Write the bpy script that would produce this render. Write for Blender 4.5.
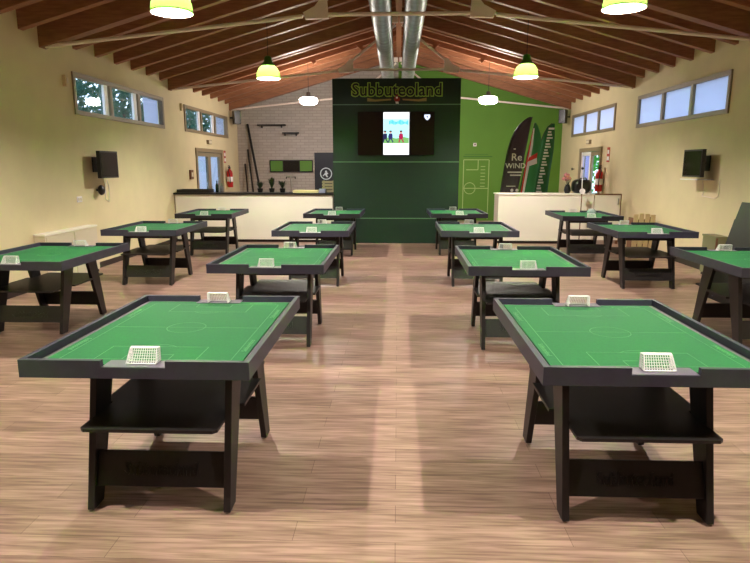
import bpy, bmesh, math, random
from mathutils import Vector, Matrix
random.seed(7)
for o in list(bpy.data.objects):
    bpy.data.objects.remove(o, do_unlink=True)
C = bpy.context.scene.collection
R = math.radians

# ---------------------------------------------------------------- camera
H = 1.65
cd = bpy.data.cameras.new('camera')
cam = bpy.data.objects.new('camera', cd); C.objects.link(cam)
cam.location = (0, 0, H)
cam.rotation_euler = (R(90 - 10.90), 0, R(2.15))
cd.sensor_fit = 'HORIZONTAL'; cd.sensor_width = 36.0
cd.lens = 36.0 * 597.4 / 750
cd.clip_start = 0.05; cd.clip_end = 200
bpy.context.scene.camera = cam

# ---------------------------------------------------------------- world + exposure
vs = bpy.context.scene.view_settings
bpy.context.scene.display_settings.display_device = 'sRGB'
vs.view_transform = 'Standard'; vs.look = 'None'; vs.gamma = 1.0
vs.use_curve_mapping = False
vs.exposure = 1.42
BULB = 1750.0          # brightness of the pendant bulbs
w = bpy.data.worlds.new('overcast_evening'); bpy.context.scene.world = w
w.use_nodes = True
bg = w.node_tree.nodes['Background']
bg.inputs[0].default_value = (0.62, 0.76, 1.0, 1); bg.inputs[1].default_value = 1.6

# ---------------------------------------------------------------- materials
def lin(c):
    return tuple(((v/255)/12.92 if v/255 <= .04045 else ((v/255+.055)/1.055)**2.4) for v in c)
def mat(name, rgb, rough=.6, metal=0, noise=0, scale=20, spec=.5, stretch=(1,1,1), bump=0, emit=None, es=0):
    m = bpy.data.materials.new(name); m.use_nodes = True
    nt = m.node_tree; b = nt.nodes['Principled BSDF']
    c = lin(rgb)
    b.inputs['Base Color'].default_value = (*c, 1)
    b.inputs['Roughness'].default_value = rough
    b.inputs['Metallic'].default_value = metal
    b.inputs['Specular IOR Level'].default_value = spec
    if noise or bump:
        tc = nt.nodes.new('ShaderNodeTexCoord'); mp = nt.nodes.new('ShaderNodeMapping')
        mp.inputs['Scale'].default_value = stretch
        n = nt.nodes.new('ShaderNodeTexNoise'); n.inputs['Scale'].default_value = scale
        n.inputs['Detail'].default_value = 4
        nt.links.new(tc.outputs['Object'], mp.inputs[0]); nt.links.new(mp.outputs[0], n.inputs['Vector'])
        if noise:
            r = nt.nodes.new('ShaderNodeValToRGB')
            r.color_ramp.elements[0].position = .3; r.color_ramp.elements[1].position = .7
            r.color_ramp.elements[0].color = (*[v*(1-noise) for v in c], 1)
            r.color_ramp.elements[1].color = (*[min(1, v*(1+noise)) for v in c], 1)
            nt.links.new(n.outputs[0], r.inputs[0]); nt.links.new(r.outputs[0], b.inputs['Base Color'])
        if bump:
            bp = nt.nodes.new('ShaderNodeBump'); bp.inputs['Strength'].default_value = bump
            bp.inputs['Distance'].default_value = .01
            nt.links.new(n.outputs[0], bp.inputs['Height']); nt.links.new(bp.outputs[0], b.inputs['Normal'])
    if emit:
        b.inputs['Emission Color'].default_value = (*lin(emit), 1); b.inputs['Emission Strength'].default_value = es
    return m

def floor_mat():
    m = bpy.data.materials.new('oak_planks'); m.use_nodes = True
    nt = m.node_tree; N = nt.nodes; K = nt.links; b = N['Principled BSDF']
    tc = N.new('ShaderNodeTexCoord')
    br = N.new('ShaderNodeTexBrick')
    br.inputs['Scale'].default_value = 1; br.inputs['Brick Width'].default_value = 1.25
    br.inputs['Row Height'].default_value = .15; br.inputs['Mortar Size'].default_value = .0015
    br.inputs['Mortar Smooth'].default_value = 0; br.inputs['Bias'].default_value = 0
    br.offset = .37
    br.inputs['Color1'].default_value = (*lin((186, 155, 142)), 1)
    br.inputs['Color2'].default_value = (*lin((168, 139, 126)), 1)
    br.inputs['Mortar'].default_value = (*lin((132, 106, 94)), 1)
    K.new(tc.outputs['Object'], br.inputs['Vector'])
    def streak(sx, sy, det, lo, hi, dark, light):
        mp = N.new('ShaderNodeMapping'); mp.inputs['Scale'].default_value = (sx, sy, 1)
        n = N.new('ShaderNodeTexNoise'); n.inputs['Scale'].default_value = 1; n.inputs['Detail'].default_value = det
        n.inputs['Distortion'].default_value = .4
        r = N.new('ShaderNodeValToRGB'); r.color_ramp.elements[0].position = lo; r.color_ramp.elements[1].position = hi
        r.color_ramp.elements[0].color = (*dark, 1); r.color_ramp.elements[1].color = (*light, 1)
        K.new(tc.outputs['Object'], mp.inputs[0]); K.new(mp.outputs[0], n.inputs['Vector']); K.new(n.outputs[0], r.inputs[0])
        return r.outputs[0]
    a = streak(3.2, 48, 10, .36, .62, (.46, .40, .35), (1.10, 1.08, 1.06))
    c = streak(.9, 9, 4, .36, .62, (.70, .68, .64), (1.06, 1.05, 1.05))
    x1 = N.new('ShaderNodeMix'); x1.data_type = 'RGBA'; x1.blend_type = 'MULTIPLY'; x1.inputs[0].default_value = .75
    x2 = N.new('ShaderNodeMix'); x2.data_type = 'RGBA'; x2.blend_type = 'MULTIPLY'; x2.inputs[0].default_value = .8
    K.new(br.outputs[0], x1.inputs[6]); K.new(a, x1.inputs[7])
    K.new(x1.outputs[2], x2.inputs[6]); K.new(c, x2.inputs[7])
    K.new(x2.outputs[2], b.inputs['Base Color'])
    b.inputs['Roughness'].default_value = .42; b.inputs['Specular IOR Level'].default_value = .35
    return m

def brick_mat():
    m = bpy.data.materials.new('whitewashed_brick'); m.use_nodes = True
    nt = m.node_tree; N = nt.nodes; K = nt.links; b = N['Principled BSDF']
    tc = N.new('ShaderNodeTexCoord'); sp = N.new('ShaderNodeSeparateXYZ'); cb = N.new('ShaderNodeCombineXYZ')
    br = N.new('ShaderNodeTexBrick')
    for k, v in (('Scale', 1), ('Brick Width', .26), ('Row Height', .085), ('Mortar Size', .010)): br.inputs[k].default_value = v
    br.inputs['Color1'].default_value = (*lin((186, 178, 170)), 1)
    br.inputs['Color2'].default_value = (*lin((174, 166, 158)), 1)
    br.inputs['Mortar'].default_value = (*lin((164, 156, 148)), 1)
    K.new(tc.outputs['Object'], sp.inputs[0]); K.new(sp.outputs[0], cb.inputs[0]); K.new(sp.outputs[2], cb.inputs[1])
    K.new(cb.outputs[0], br.inputs['Vector']); K.new(br.outputs[0], b.inputs['Base Color'])
    b.inputs['Roughness'].default_value = .85
    return m

def glass_mat():
    m = bpy.data.materials.new('window_glass'); m.use_nodes = True
    nt = m.node_tree; N = nt.nodes; K = nt.links; N.remove(N['Principled BSDF'])
    out = N['Material Output']
    t = N.new('ShaderNodeBsdfTransparent'); t.inputs[0].default_value = (.93, .97, 1, 1)
    g = N.new('ShaderNodeBsdfGlossy'); g.inputs['Roughness'].default_value = .02
    lw = N.new('ShaderNodeLayerWeight'); lw.inputs['Blend'].default_value = .5
    pw = N.new('ShaderNodeMath'); pw.operation = 'POWER'; pw.inputs[1].default_value = 4.0; K.new(lw.outputs['Facing'], pw.inputs[0])
    f = N.new('ShaderNodeMath'); f.operation = 'MULTIPLY_ADD'; f.inputs[1].default_value = .5; f.inputs[2].default_value = .04; K.new(pw.outputs[0], f.inputs[0])
    mx = N.new('ShaderNodeMixShader')
    K.new(f.outputs[0], mx.inputs[0]); K.new(t.outputs[0], mx.inputs[1]); K.new(g.outputs[0], mx.inputs[2]); K.new(mx.outputs[0], out.inputs[0])
    return m

def trans_mat(name, dif, tra, fac):
    m = bpy.data.materials.new(name); m.use_nodes = True
    nt = m.node_tree; N = nt.nodes; K = nt.links; N.remove(N['Principled BSDF'])
    out = N['Material Output']
    d = N.new('ShaderNodeBsdfDiffuse'); d.inputs[0].default_value = (*lin(dif), 1)
    t = N.new('ShaderNodeBsdfTranslucent'); t.inputs[0].default_value = (*lin(tra), 1)
    mx = N.new('ShaderNodeMixShader'); mx.inputs[0].default_value = fac
    K.new(d.outputs[0], mx.inputs[1]); K.new(t.outputs[0], mx.inputs[2]); K.new(mx.outputs[0], out.inputs[0])
    return m

def emis(name, rgb, s):
    m = bpy.data.materials.new(name); m.use_nodes = True
    nt = m.node_tree; N = nt.nodes; N.remove(N['Principled BSDF'])
    e = N.new('ShaderNodeEmission'); e.inputs[0].default_value = (*lin(rgb), 1); e.inputs[1].default_value = s
    nt.links.new(e.outputs[0], N['Material Output'].inputs[0])
    return m

M = dict(
    floor=floor_mat(), brick=brick_mat(), glass=glass_mat(),
    wall=mat('cream_wall', (228, 215, 175), .85, noise=.03, scale=3, bump=.05),
    greenwall=mat('green_wall', (100, 150, 52), .7, noise=.04, scale=2),
    deck=mat('ceiling_boards', (134, 88, 60), .7, noise=.2, scale=4, stretch=(1, 8, 1)),
    rafter=mat('rafter_wood', (150, 100, 70), .55, noise=.22, scale=5, stretch=(1, 10, 8)),
    skirt=mat('dark_skirting', (44, 34, 30), .5),
    frame=mat('window_frame_grey', (150, 136, 108), .5),
    rim=mat('table_rim_grey', (56, 57, 73), .5, noise=.12, scale=14),
    black=mat('black_stained_board', (24, 21, 20), .5, noise=.18, scale=10, stretch=(6, 1, 1)),
    plate=mat('grey_plate', (112, 106, 122), .35),
    margin=mat('grey_margin', (104, 98, 106), .5),
    cloth=mat('green_baize', (26, 112, 62), .8, noise=.07, scale=60, stretch=(1, 1, 1)),
    line=mat('white_line', (96, 160, 108), .8),
    lettering=mat('black_lettering', (18, 16, 18), .3),
    white=mat('white_plastic', (252, 252, 250), .4),
    chrome=mat('steel', (170, 168, 165), .3, metal=1),
    duct=mat('galvanised_duct', (168, 174, 176), .45, metal=.7, noise=.25, scale=7),
    tie=mat('cream_painted_steel', (244, 230, 220), .5),
    panel=mat('dark_green_panel', (6, 35, 26), .6, noise=.05, scale=3),
    seam=mat('pale_seam', (100, 130, 106), .5),
    paint=mat('counter_paint', (250, 247, 232), .6, noise=.02, scale=2),
    blackplastic=mat('black_plastic', (18, 19, 20), .35),
    bezel=mat('screen_black', (16, 12, 16), .2),
    greycab=mat('pale_grey_cabinet', (222, 212, 186), .6),
    brown=mat('brown_wood', (120, 84, 58), .6),
    beech=mat('beech_wood', (216, 198, 152), .6),
    red=mat('red_paint', (186, 26, 22), .3),
    blind=trans_mat('white_blind', (236, 240, 250), (236, 240, 255), .6),
    curtain=trans_mat('blue_white_curtain', (222, 230, 250), (222, 232, 255), .7),
    lav=trans_mat('lavender_curtain', (190, 180, 220), (190, 180, 230), .55),
    leaf=trans_mat('leaves', (46, 78, 66), (60, 104, 74), .3),
    leafb=trans_mat('bright_leaves', (70, 140, 60), (90, 190, 80), .45),
    bark=mat('bark', (70, 56, 44), .9, noise=.2),
    ground=mat('outside_ground', (90, 100, 70), .9, noise=.2, scale=3),
    shade=trans_mat('lime_shade', (120, 225, 60), (150, 226, 96), .013),
    cap=mat('dark_green_metal', (60, 120, 36), .4),
    bulb=emis('bulb_glow', (255, 240, 230), BULB),
    opal=emis('opal_disc', (255, 244, 232), 60),
)

# ---------------------------------------------------------------- mesh helpers
class MB:
    def __init__(s): s.bm = bmesh.new()
    def box(s, x0, x1, y0, y1, z0, z1):
        v = [s.bm.verts.new(p) for p in ((x0,y0,z0),(x1,y0,z0),(x1,y1,z0),(x0,y1,z0),(x0,y0,z1),(x1,y0,z1),(x1,y1,z1),(x0,y1,z1))]
        for f in ((3,2,1,0),(4,5,6,7),(0,1,5,4),(1,2,6,5),(2,3,7,6),(3,0,4,7)): s.bm.faces.new([v[i] for i in f])
        return s
    def prism(s, pts, axis, a, b):
        """pts: 2-D outline; axis: the extruded one"""
        def P(p, t):
            return {'x': (t, p[0], p[1]), 'y': (p[0], t, p[1]), 'z': (p[0], p[1], t)}[axis]
        A = [s.bm.verts.new(P(p, a)) for p in pts]; B = [s.bm.verts.new(P(p, b)) for p in pts]
        n = len(pts)
        s.bm.faces.new(A[::-1]); s.bm.faces.new(B)
        for i in range(n): s.bm.faces.new((A[i], A[(i+1) % n], B[(i+1) % n], B[i]))
        return s
    def tube(s, p, q, r, r2=None, n=8, caps=True):
        p = Vector(p); q = Vector(q); r2 = r if r2 is None else r2
        d = (q-p).normalized(); u = d.orthogonal().normalized(); w = d.cross(u)
        A = []; B = []
        for i in range(n):
            a = 2*math.pi*i/n; o = u*math.cos(a)+w*math.sin(a)
            A.append(s.bm.verts.new(p+o*r)); B.append(s.bm.verts.new(q+o*r2))
        for i in range(n): s.bm.faces.new((A[i], A[(i+1) % n], B[(i+1) % n], B[i]))
        if caps: s.bm.faces.new(A[::-1]); s.bm.faces.new(B)
        return s
    def path(s, pts, r, n=6):
        for a, b in zip(pts, pts[1:]): s.tube(a, b, r, n=n)
        return s
    def lathe(s, prof, n=24, c=(0,0,0)):
        rings = []
        for r, z in prof:
            rings.append([s.bm.verts.new((c[0]+r*math.cos(2*math.pi*i/n), c[1]+r*math.sin(2*math.pi*i/n), c[2]+z)) for i in range(n)])
        for a, b in zip(rings, rings[1:]):
            for i in range(n): s.bm.faces.new((a[i], a[(i+1) % n], b[(i+1) % n], b[i]))
        return s
    def sphere(s, c, r, sc=(1,1,1), sub=2):
        bmesh.ops.create_icosphere(s.bm, subdivisions=sub, radius=r, matrix=Matrix.Translation(c) @ Matrix.Diagonal((*sc, 1)))
        return s
    def build(s, name, m, parent=None, smooth=False, bevel=0, loc=None, fix=True):
        if fix: bmesh.ops.recalc_face_normals(s.bm, faces=s.bm.faces)
        me = bpy.data.meshes.new(name); s.bm.to_mesh(me); s.bm.free()
        me.materials.append(m)
        if smooth:
            for p in me.polygons: p.use_smooth = True
        o = bpy.data.objects.new(name, me); C.objects.link(o)
        if parent: o.parent = parent
        if loc: o.location = loc
        if bevel:
            b = o.modifiers.new('bevel', 'BEVEL'); b.width = bevel; b.segments = 2; b.limit_method = 'ANGLE'
        return o

def B(*a): return MB().box(*a)
def tag(o, label=None, cat=None, group=None, kind=None):
    if label: o['label'] = label
    if cat: o['category'] = cat
    if group: o['group'] = group
    if kind: o['kind'] = kind
    return o
def thing(name, label, cat, loc=(0,0,0), rz=0, group=None):
    o = bpy.data.objects.new(name, None); C.objects.link(o)
    o.empty_display_size = .1
    o.location = loc; o.rotation_euler = (0, 0, rz)
    return tag(o, label, cat, group)
def struct(name, mb, m, parent=None, **k):
    o = mb.build(name, m, parent, **k)
    if not parent: o['kind'] = 'structure'
    return o
def copy_tree(o, parent=None):
    c = o.copy(); C.objects.link(c); c.parent = parent
    if parent: c.matrix_parent_inverse = o.matrix_parent_inverse.copy()
    for ch in list(o.children): copy_tree(ch, c)
    return c
def text_mesh(name, body, size, m, parent=None, loc=(0,0,0), rot=(R(90),0,0), ext=.003, off=0, width=None, bold=False):
    cu = bpy.data.curves.new(name, 'FONT'); cu.body = body; cu.size = size; cu.align_x = 'CENTER'; cu.align_y = 'CENTER'
    cu.extrude = ext; cu.offset = off; cu.resolution_u = 3
    t = bpy.data.objects.new(name + '_curve', cu); C.objects.link(t)
    dg = bpy.context.evaluated_depsgraph_get(); dg.update()
    me = bpy.data.meshes.new_from_object(t.evaluated_get(dg))
    bpy.data.objects.remove(t)
    me.materials.clear(); me.materials.append(m)
    xs = [v.co.x for v in me.vertices]
    if width:
        k = width/(max(xs)-min(xs)); me.transform(Matrix.Diagonal((k, 1, 1, 1)))
    o = bpy.data.objects.new(name, me); C.objects.link(o)
    o.parent = parent; o.location = loc; o.rotation_euler = rot
    return o

# ---------------------------------------------------------------- room shell
WX = 4.93; YB = 18.7; YF = -5.0; T = .2
SL = .285
def deckz(x): return 3.63 + SL*(WX-abs(x))
struct('floor', B(-WX-T, WX+T, YF-T, YB+T, -.1, 0), M['floor'])
def side_wall(name, sgn, holes, m):
    x0, x1 = (WX, WX+T) if sgn > 0 else (-WX-T, -WX)
    ys = sorted({YF, YB, *[h[0] for h in holes], *[h[1] for h in holes]})
    zs = sorted({0, 3.66, *[h[2] for h in holes], *[h[3] for h in holes]})
    mb = MB()
    for a, b in zip(ys, ys[1:]):
        for c, d in zip(zs, zs[1:]):
            cy, cz = (a+b)/2, (c+d)/2
            if any(h[0] < cy < h[1] and h[2] < cz < h[3] for h in holes): continue
            mb.box(x0, x1, a, b, c, d)
    bmesh.ops.remove_doubles(mb.bm, verts=mb.bm.verts, dist=1e-5)
    return struct(name, mb, m)
WIN = {-1: [(9.25, 12.80, 2.43, 3.06), (14.05, 17.60, 2.45, 3.05)],
       1: [(9.42, 12.92, 2.43, 3.06), (14.20, 17.62, 2.46, 3.06)]}
DOOR = {-1: (14.70, 16.95, 0, 2.10), 1: (14.95, 16.72, 0, 2.12)}
side_wall('wall_left', -1, WIN[-1]+[DOOR[-1]], M['wall'])
side_wall('wall_right', 1, WIN[1]+[DOOR[1]], M['wall'])
def gable(xa, xb, y0, y1):
    pts = [(xa, 0), (xb, 0), (xb, deckz(xb))]
    if xa < 0 < xb: pts.append((0, deckz(0)))
    pts.append((xa, deckz(xa)))
    return MB().prism(pts, 'y', y0, y1)
struct('wall_back_left', gable(-WX-T, 0, YB, YB+T), M['brick'])
struct('wall_back_right', gable(0, WX+T, YB, YB+T), M['greenwall'])
struct('wall_front', gable(-WX-T, WX+T, YF-T, YF), M['wall'])
mb = MB()
for s in (-1, 1):
    mb.prism([(0, deckz(0)), (s*(WX+.6), deckz(WX+.6)), (s*(WX+.6), deckz(WX+.6)+.08), (0, deckz(0)+.08)], 'y', YF-T, YB+T)
struct('ceiling', mb, M['deck'])
for nm, s in (('baseboard_left', -1), ('baseboard_right', 1)):
    mb = MB(); x = s*WX; xi = s*(WX-.015)
    d = DOOR[s]
    for a, b in ((YF, d[0]), (d[1], YB)): mb.box(min(x, xi), max(x, xi), a, b, 0, .09)
    struct(nm, mb, M['skirt'])
# rafters and ridge beam
n = 0
deep = [-.85, 3.85, 8.55, 13.25, 17.95]
ordy = [8.09 - .672*k for k in range(0, 19)] + [9.41+.672*k for k in range(6)] + [14.15+.672*k for k in range(6)]
def rafter(y, s, dep, th):
    global n
    pts = [(s*.06, deckz(.06)), (s*.06, deckz(.06)-dep), (s*WX, deckz(WX)-dep), (s*WX, deckz(WX))]
    n += 1
    o = struct('trim_%d' % n, MB().prism(pts, 'y', y-th/2, y+th/2), M['rafter'])
for y in deep:
    for s in (-1, 1): rafter(y, s, .375, .16)
for y in ordy:
    if y > YF+.1 and min(abs(y-d) for d in deep) > .3:
        for s in (-1, 1): rafter(y, s, .23, .11)
n += 1
struct('trim_%d' % n, B(-.06, .06, YF, YB, deckz(0)-.34, deckz(.06)), M['rafter'])

for x, y in ((-.95, 15.30), (.90, 15.35), (-2.10, 15.05), (2.05, 15.10)):
    n += 1; zt = 3.40+SL*(WX-abs(x))
    g = 1 if x > 0 else -1
    struct('trim_%d' % n, MB().prism([(x-g*.02, zt+.06), (x+g*.10, zt+.02), (x-g*.06, zt-.14), (x-g*.14, zt-.10)], 'y', y-.04, y+.04), M['rafter'])
# windows and doors
def frame_bars(mb, x0, x1, ya, yb, za, zb, t, ext=()):
    mb.box(x0, x1, ya, yb, za, za+t).box(x0, x1, ya, yb, zb-t, zb)
    mb.box(x0, x1, ya, ya+t, za+t, zb-t).box(x0, x1, yb-t, yb, za+t, zb-t)
wn = 0
for s in (-1, 1):
    for k, (ya, yb, za, zb) in enumerate(WIN[s]):
        wn += 1
        e = bpy.data.objects.new('window_%d' % wn, None); C.objects.link(e); e['kind'] = 'structure'
        e.location = (s*WX, (ya+yb)/2, za)
        L = lambda mb: [bmesh.ops.translate(mb.bm, verts=mb.bm.verts, vec=(-s*WX, -(ya+yb)/2, -za)), mb][1]
        xi, xo = s*(WX-.025), s*(WX+.07)
        x0, x1 = min(xi, xo), max(xi, xo)
        fr = MB(); t = .07
        frame_bars(fr, x0, x1, ya, yb, za, zb, t)
        w3 = (yb-ya-2*t)/3
        for j in (1, 2):
            yy = ya+t+w3*j; fr.box(x0, x1, yy-.045, yy+.045, za+t, zb-t)
        L(fr).build('window_frame', M['frame'], e)
        for j in range(3):
            a = ya+t+w3*j+(.045 if j else 0); b = ya+t+w3*(j+1)-(.045 if j < 2 else 0)
            xg = s*(WX+(.05 if s > 0 else .04))
            L(B(min(xg, xg+s*.006), max(xg, xg+s*.006), a, b, za+t, zb-t)).build('window_pane', M['glass'], e)
            sash = MB(); xs = s*(WX+.02)
            if s < 0 and j < 2: sash.box(xs-.02, xs+.02, b-.16, b-.03, za+t, zb-t); L(sash).build('sash', M['white'], e)
            else: sash.bm.free()
            if s > 0 or j == 2:
                xb = s*(WX+(.02 if s > 0 else .085)); aa = a if s > 0 else a+(b-a)*.36
                o = L(B(min(xb, xb+s*.004), max(xb, xb+s*.004), aa, b, za+t, zb-t)).build('blind', M['blind'], e)
                o['label'] = 'white blind'
dn = 0
for s in (-1, 1):
    ya, yb, za, zb = DOOR[s]; dn += 1
    e = bpy.data.objects.new('door_%d' % dn, None); C.objects.link(e); e['kind'] = 'structure'
    e.location = (s*WX, (ya+yb)/2, 0)
    L = lambda mb: [bmesh.ops.translate(mb.bm, verts=mb.bm.verts, vec=(-s*WX, -(ya+yb)/2, 0)), mb][1]
    x0, x1 = sorted((s*(WX-.03), s*(WX+.12)))
    fr = MB(); fr.box(x0, x1, ya, yb, zb-.09, zb).box(x0, x1, ya, ya+.1, 0, zb-.09).box(x0, x1, yb-.1, yb, 0, zb-.09)
    L(fr).build('door_frame', M['frame'], e)
    ym = (ya+yb)/2
    for j, (a, b) in enumerate(((ya+.1, ym), (ym, yb-.1))):
        lf = MB(); u0, u1 = sorted((s*(WX+.01), s*(WX+.06)))
        frame_bars(lf, u0, u1, a+.005, b-.005, .01, zb-.1, .1)
        d = L(lf).build('door_leaf', M['frame'] if j == 0 or s < 0 else M['white'], e)
        g0, g1 = sorted((s*(WX+.03), s*(WX+.036)))
        L(B(g0, g1, a+.105, b-.105, .11, zb-.2)).build('glass_pane', M['glass'], d)
        if s < 0 or j == 1:
            # gathered curtain behind the glass
            c = MB(); nn = 28; pts = []
            for i in range(nn+1):
                pts.append((s*(WX+.10)+.012*math.sin(i*1.9), a+.06+(b-a-.12)*i/nn))
            for i in range(nn):
                p, q = pts[i], pts[i+1]
                vv = [c.bm.verts.new(v) for v in ((p[0], p[1], .1), (q[0], q[1], .1), (q[0], q[1], zb-.13), (p[0], p[1], zb-.13))]
                c.bm.faces.new(vv)
            bmesh.ops.remove_doubles(c.bm, verts=c.bm.verts, dist=1e-5)
            o = L(c).build('curtain', M['curtain'] if s < 0 else M['lav'], d, smooth=True)
    L(MB().tube((s*(WX-.04), ym-.06, 1.0), (s*(WX-.04), ym-.06, 1.14), .012).tube((s*(WX+.01), ym-.06, 1.07), (s*(WX-.04), ym-.06, 1.07), .01)).build('door_handle', M['chrome'], e)

# outside
struct('ground', B(-30, -WX-T-.01, -10, 40, -.12, -.02).box(WX+T+.01, 30, -10, 40, -.12, -.02), M['ground'])
def tree(x, y, h, r, label, m, nleaf=3000, z0=.2):
    t = thing('tree', label, 'tree', (x, y, -.02), 0, 'trees outside the windows')
    mb = MB()
    for _ in range(nleaf):
        a = random.uniform(0, 6.283); u = random.uniform(-1, 1); rr = (random.random()**.4)
        c = Vector((math.cos(a)*math.sqrt(1-u*u)*r*rr, math.sin(a)*math.sqrt(1-u*u)*r*rr, z0+(h-z0)*(.5+.5*u*rr)))
        d = Vector([random.gauss(0, 1) for _ in range(3)]).normalized(); e2 = d.orthogonal().normalized(); f = d.cross(e2)
        q = random.uniform(.06, .13)
        vs_ = [mb.bm.verts.new(c+e2*q*i+f*q*.6*j) for i, j in ((-1, 0), (0, -1), (1, 0), (0, 1))]
        mb.bm.faces.new(vs_)
    mb.build('foliage', m, t, fix=False)
    MB().tube((0, 0, 0), (0, 0, h*.8), .12, .04).build('trunk', M['bark'], t)
    return t
for (y, x, k) in ((13.8, -9.2, 'nearest'), (17.2, -9.5, 'second nearest'), (20.6, -9.3, 'third'), (24.0, -9.6, 'fourth'), (27.6, -9.4, 'fifth'), (31.2, -9.5, 'farthest')):
    tree(x, y, 5.6, 1.6, 'dark leafy tree outside the left wall, %s of its row' % k, M['leaf'])
tree(8.2, 22.0, 4.4, 1.7, 'green leafy tree seen through the right glass door', M['leafb'])

# ---------------------------------------------------------------- roof ties
def plate(mb, s, y):
    X = lambda v: s*v
    pts = [(X(.95), 3.61), (X(1.26), 3.60), (X(1.29), 3.68), (X(1.13), 3.76), (X(1.03), 3.88), (X(.97), 3.88)]
    mb.prism(pts, 'y', y-.035, y+.035)
for y, wd in ((3.85, 'nearest the camera'), (8.55, 'over the second and third table rows'), (13.25, 'above the green panel'), (17.95, 'near the back wall')):
    t = thing('roof_tie', 'cream steel roof tie with two gusset plates, %s' % wd, 'roof tie', (0, y, 3.65), 0, 'steel roof ties')
    def rod(a, b, r=.027):
        m_ = MB().tube(a, b, r, n=10); return m_
    y_ = 0
    def put(mb, nm):
        return mb.build(nm, M['tie'], t)
    put(rod((-1, 0, 0.01), (1, 0, 0.01)), 'cross_rod')
    for s in (-1, 1):
        pm = MB(); plate(pm, s, 0); bmesh.ops.translate(pm.bm, verts=pm.bm.verts, vec=(0, 0, -3.65)); put(pm, 'gusset_plate')
        put(rod((s*1.3, 0, -.01), (s*4.88, 0, -.37)), 'side_rod')
        put(rod((s*.98, 0, .2), (s*.07, 0, .9)), 'hanger_rod')
        put(B(*sorted((s*.02, s*.14)), -.1, -.02, .93, 1.04), 'ridge_plate')
# ducts
for s, cx, wd in ((-1, -.275, 'left'), (1, .245, 'right')):
    mb = MB(); yy = YF+.2; prof = []
    R0 = .162
    nseg = 24
    k = 0; rings = []
    while yy < 18.5:
        for dy, dr in ((0, 0), (.10, 0), (.12, .004), (.14, 0)):
            rings.append((yy+dy, R0+dr))
        yy += .25
    vr = []
    for (y, r) in rings:
        vr.append([mb.bm.verts.new((r*math.cos(2*math.pi*i/nseg), y, r*math.sin(2*math.pi*i/nseg))) for i in range(nseg)])
    for a, b in zip(vr, vr[1:]):
        for i in range(nseg): mb.bm.faces.new((a[i], a[(i+1) % nseg], b[(i+1) % nseg], b[i]))
    mb.bm.faces.new(vr[0]); mb.bm.faces.new(vr[-1])
    t = thing('air_duct', 'long round galvanised duct under the ridge, %s of the pair' % wd, 'duct', (cx, 0, 4.0), 0, 'ducts under the ridge')
    mb.build('duct_pipe', M['duct'], t, smooth=True)
    for y in (5.9, 8.2, 10.6, 12.9, 15.3, 17.4):
        st = MB()
        for i in range(nseg):
            a0, a1 = 2*math.pi*i/nseg, 2*math.pi*(i+1)/nseg
            st.tube((.156*math.cos(a0), y, .156*math.sin(a0)), (.156*math.cos(a1), y, .156*math.sin(a1)), .006, n=4)
        st.tube((0, y, .155), (0, y, deckz(cx)-4.0-.0), .004, n=4)
        st.build('hanger_strap', M['chrome'], t)

# ---------------------------------------------------------------- pendant lamps
def make_pendant():
    t = thing('pendant_lamp', '', 'pendant lamp', (0,0,0), 0, 'lime pendant lamps')
    pr = [(.204, 0), (.203, .03), (.196, .075), (.182, .115), (.162, .155), (.138, .185), (.112, .205)]
    o = MB().lathe(pr, 32).build('lamp_shade', M['shade'], t, smooth=True); o['label'] = 'translucent lime shade'
    rim_ = MB().lathe([(.200, 0), (.208, 0), (.208, -.012), (.200, -.012), (.200, 0)], 32).build('shade_rim', M['white'], o)
    MB().lathe([(.122, .195), (.118, .212), (.104, .235), (.082, .262), (.070, .285), (.066, .335), (.045, .36), (.012, .37), (.001, .372)], 24).build('lamp_cap', M['cap'], t, smooth=True)
    MB().sphere((0, 0, .130), .060, (.8, .8, 1.3), 2).build('bulb', M['bulb'], t, smooth=True)
    MB().tube((0, 0, .17), (0, 0, .25), .03, n=10).build('socket', M['cap'], t)
    MB().tube((0, 0, .37), (0, 0, deckz(2.27)-3.17), .006, n=6).build('cable', M['blackplastic'], t)
    return t
first = make_pendant()
wy = {1.95: 'above the front tables, out of view', 6.3: 'nearest pair in view', 10.85: 'middle pair further down the room'}
firstused = False
for y, wd in wy.items():
    for s in (-1, 1):
        t = first if not firstused else copy_tree(first); firstused = True
        t.location = (-2.27 if s < 0 else 2.19, y, 3.17)
        t['label'] = 'lime bell pendant lamp %s, on the %s side' % (wd, 'left' if s < 0 else 'right')
for s in (-1, 1):
    t = thing('ceiling_lamp', 'glowing white oval lamp before the %s' % ('whitewashed brick wall' if s < 0 else 'green back wall'), 'lamp', (-2.25 if s < 0 else 2.23, 15.5, 3.17), 0, 'white lamps at the back')
    MB().lathe([(.001, 0), (.10, .004), (.18, .02), (.225, .07), (.225, .12), (.20, .165), (.12, .18)], 28).build('lamp_shade', M['opal'], t, smooth=True)
    MB().lathe([(.125, .178), (.10, .2), (.06, .22), (.05, .30), (.001, .305)], 20).build('lamp_cap', M['blackplastic'], t, smooth=True)
    MB().tube((0, 0, .30), (0, 0, deckz(2.3)-3.17), .006, n=6).build('cable', M['blackplastic'], t)

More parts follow.
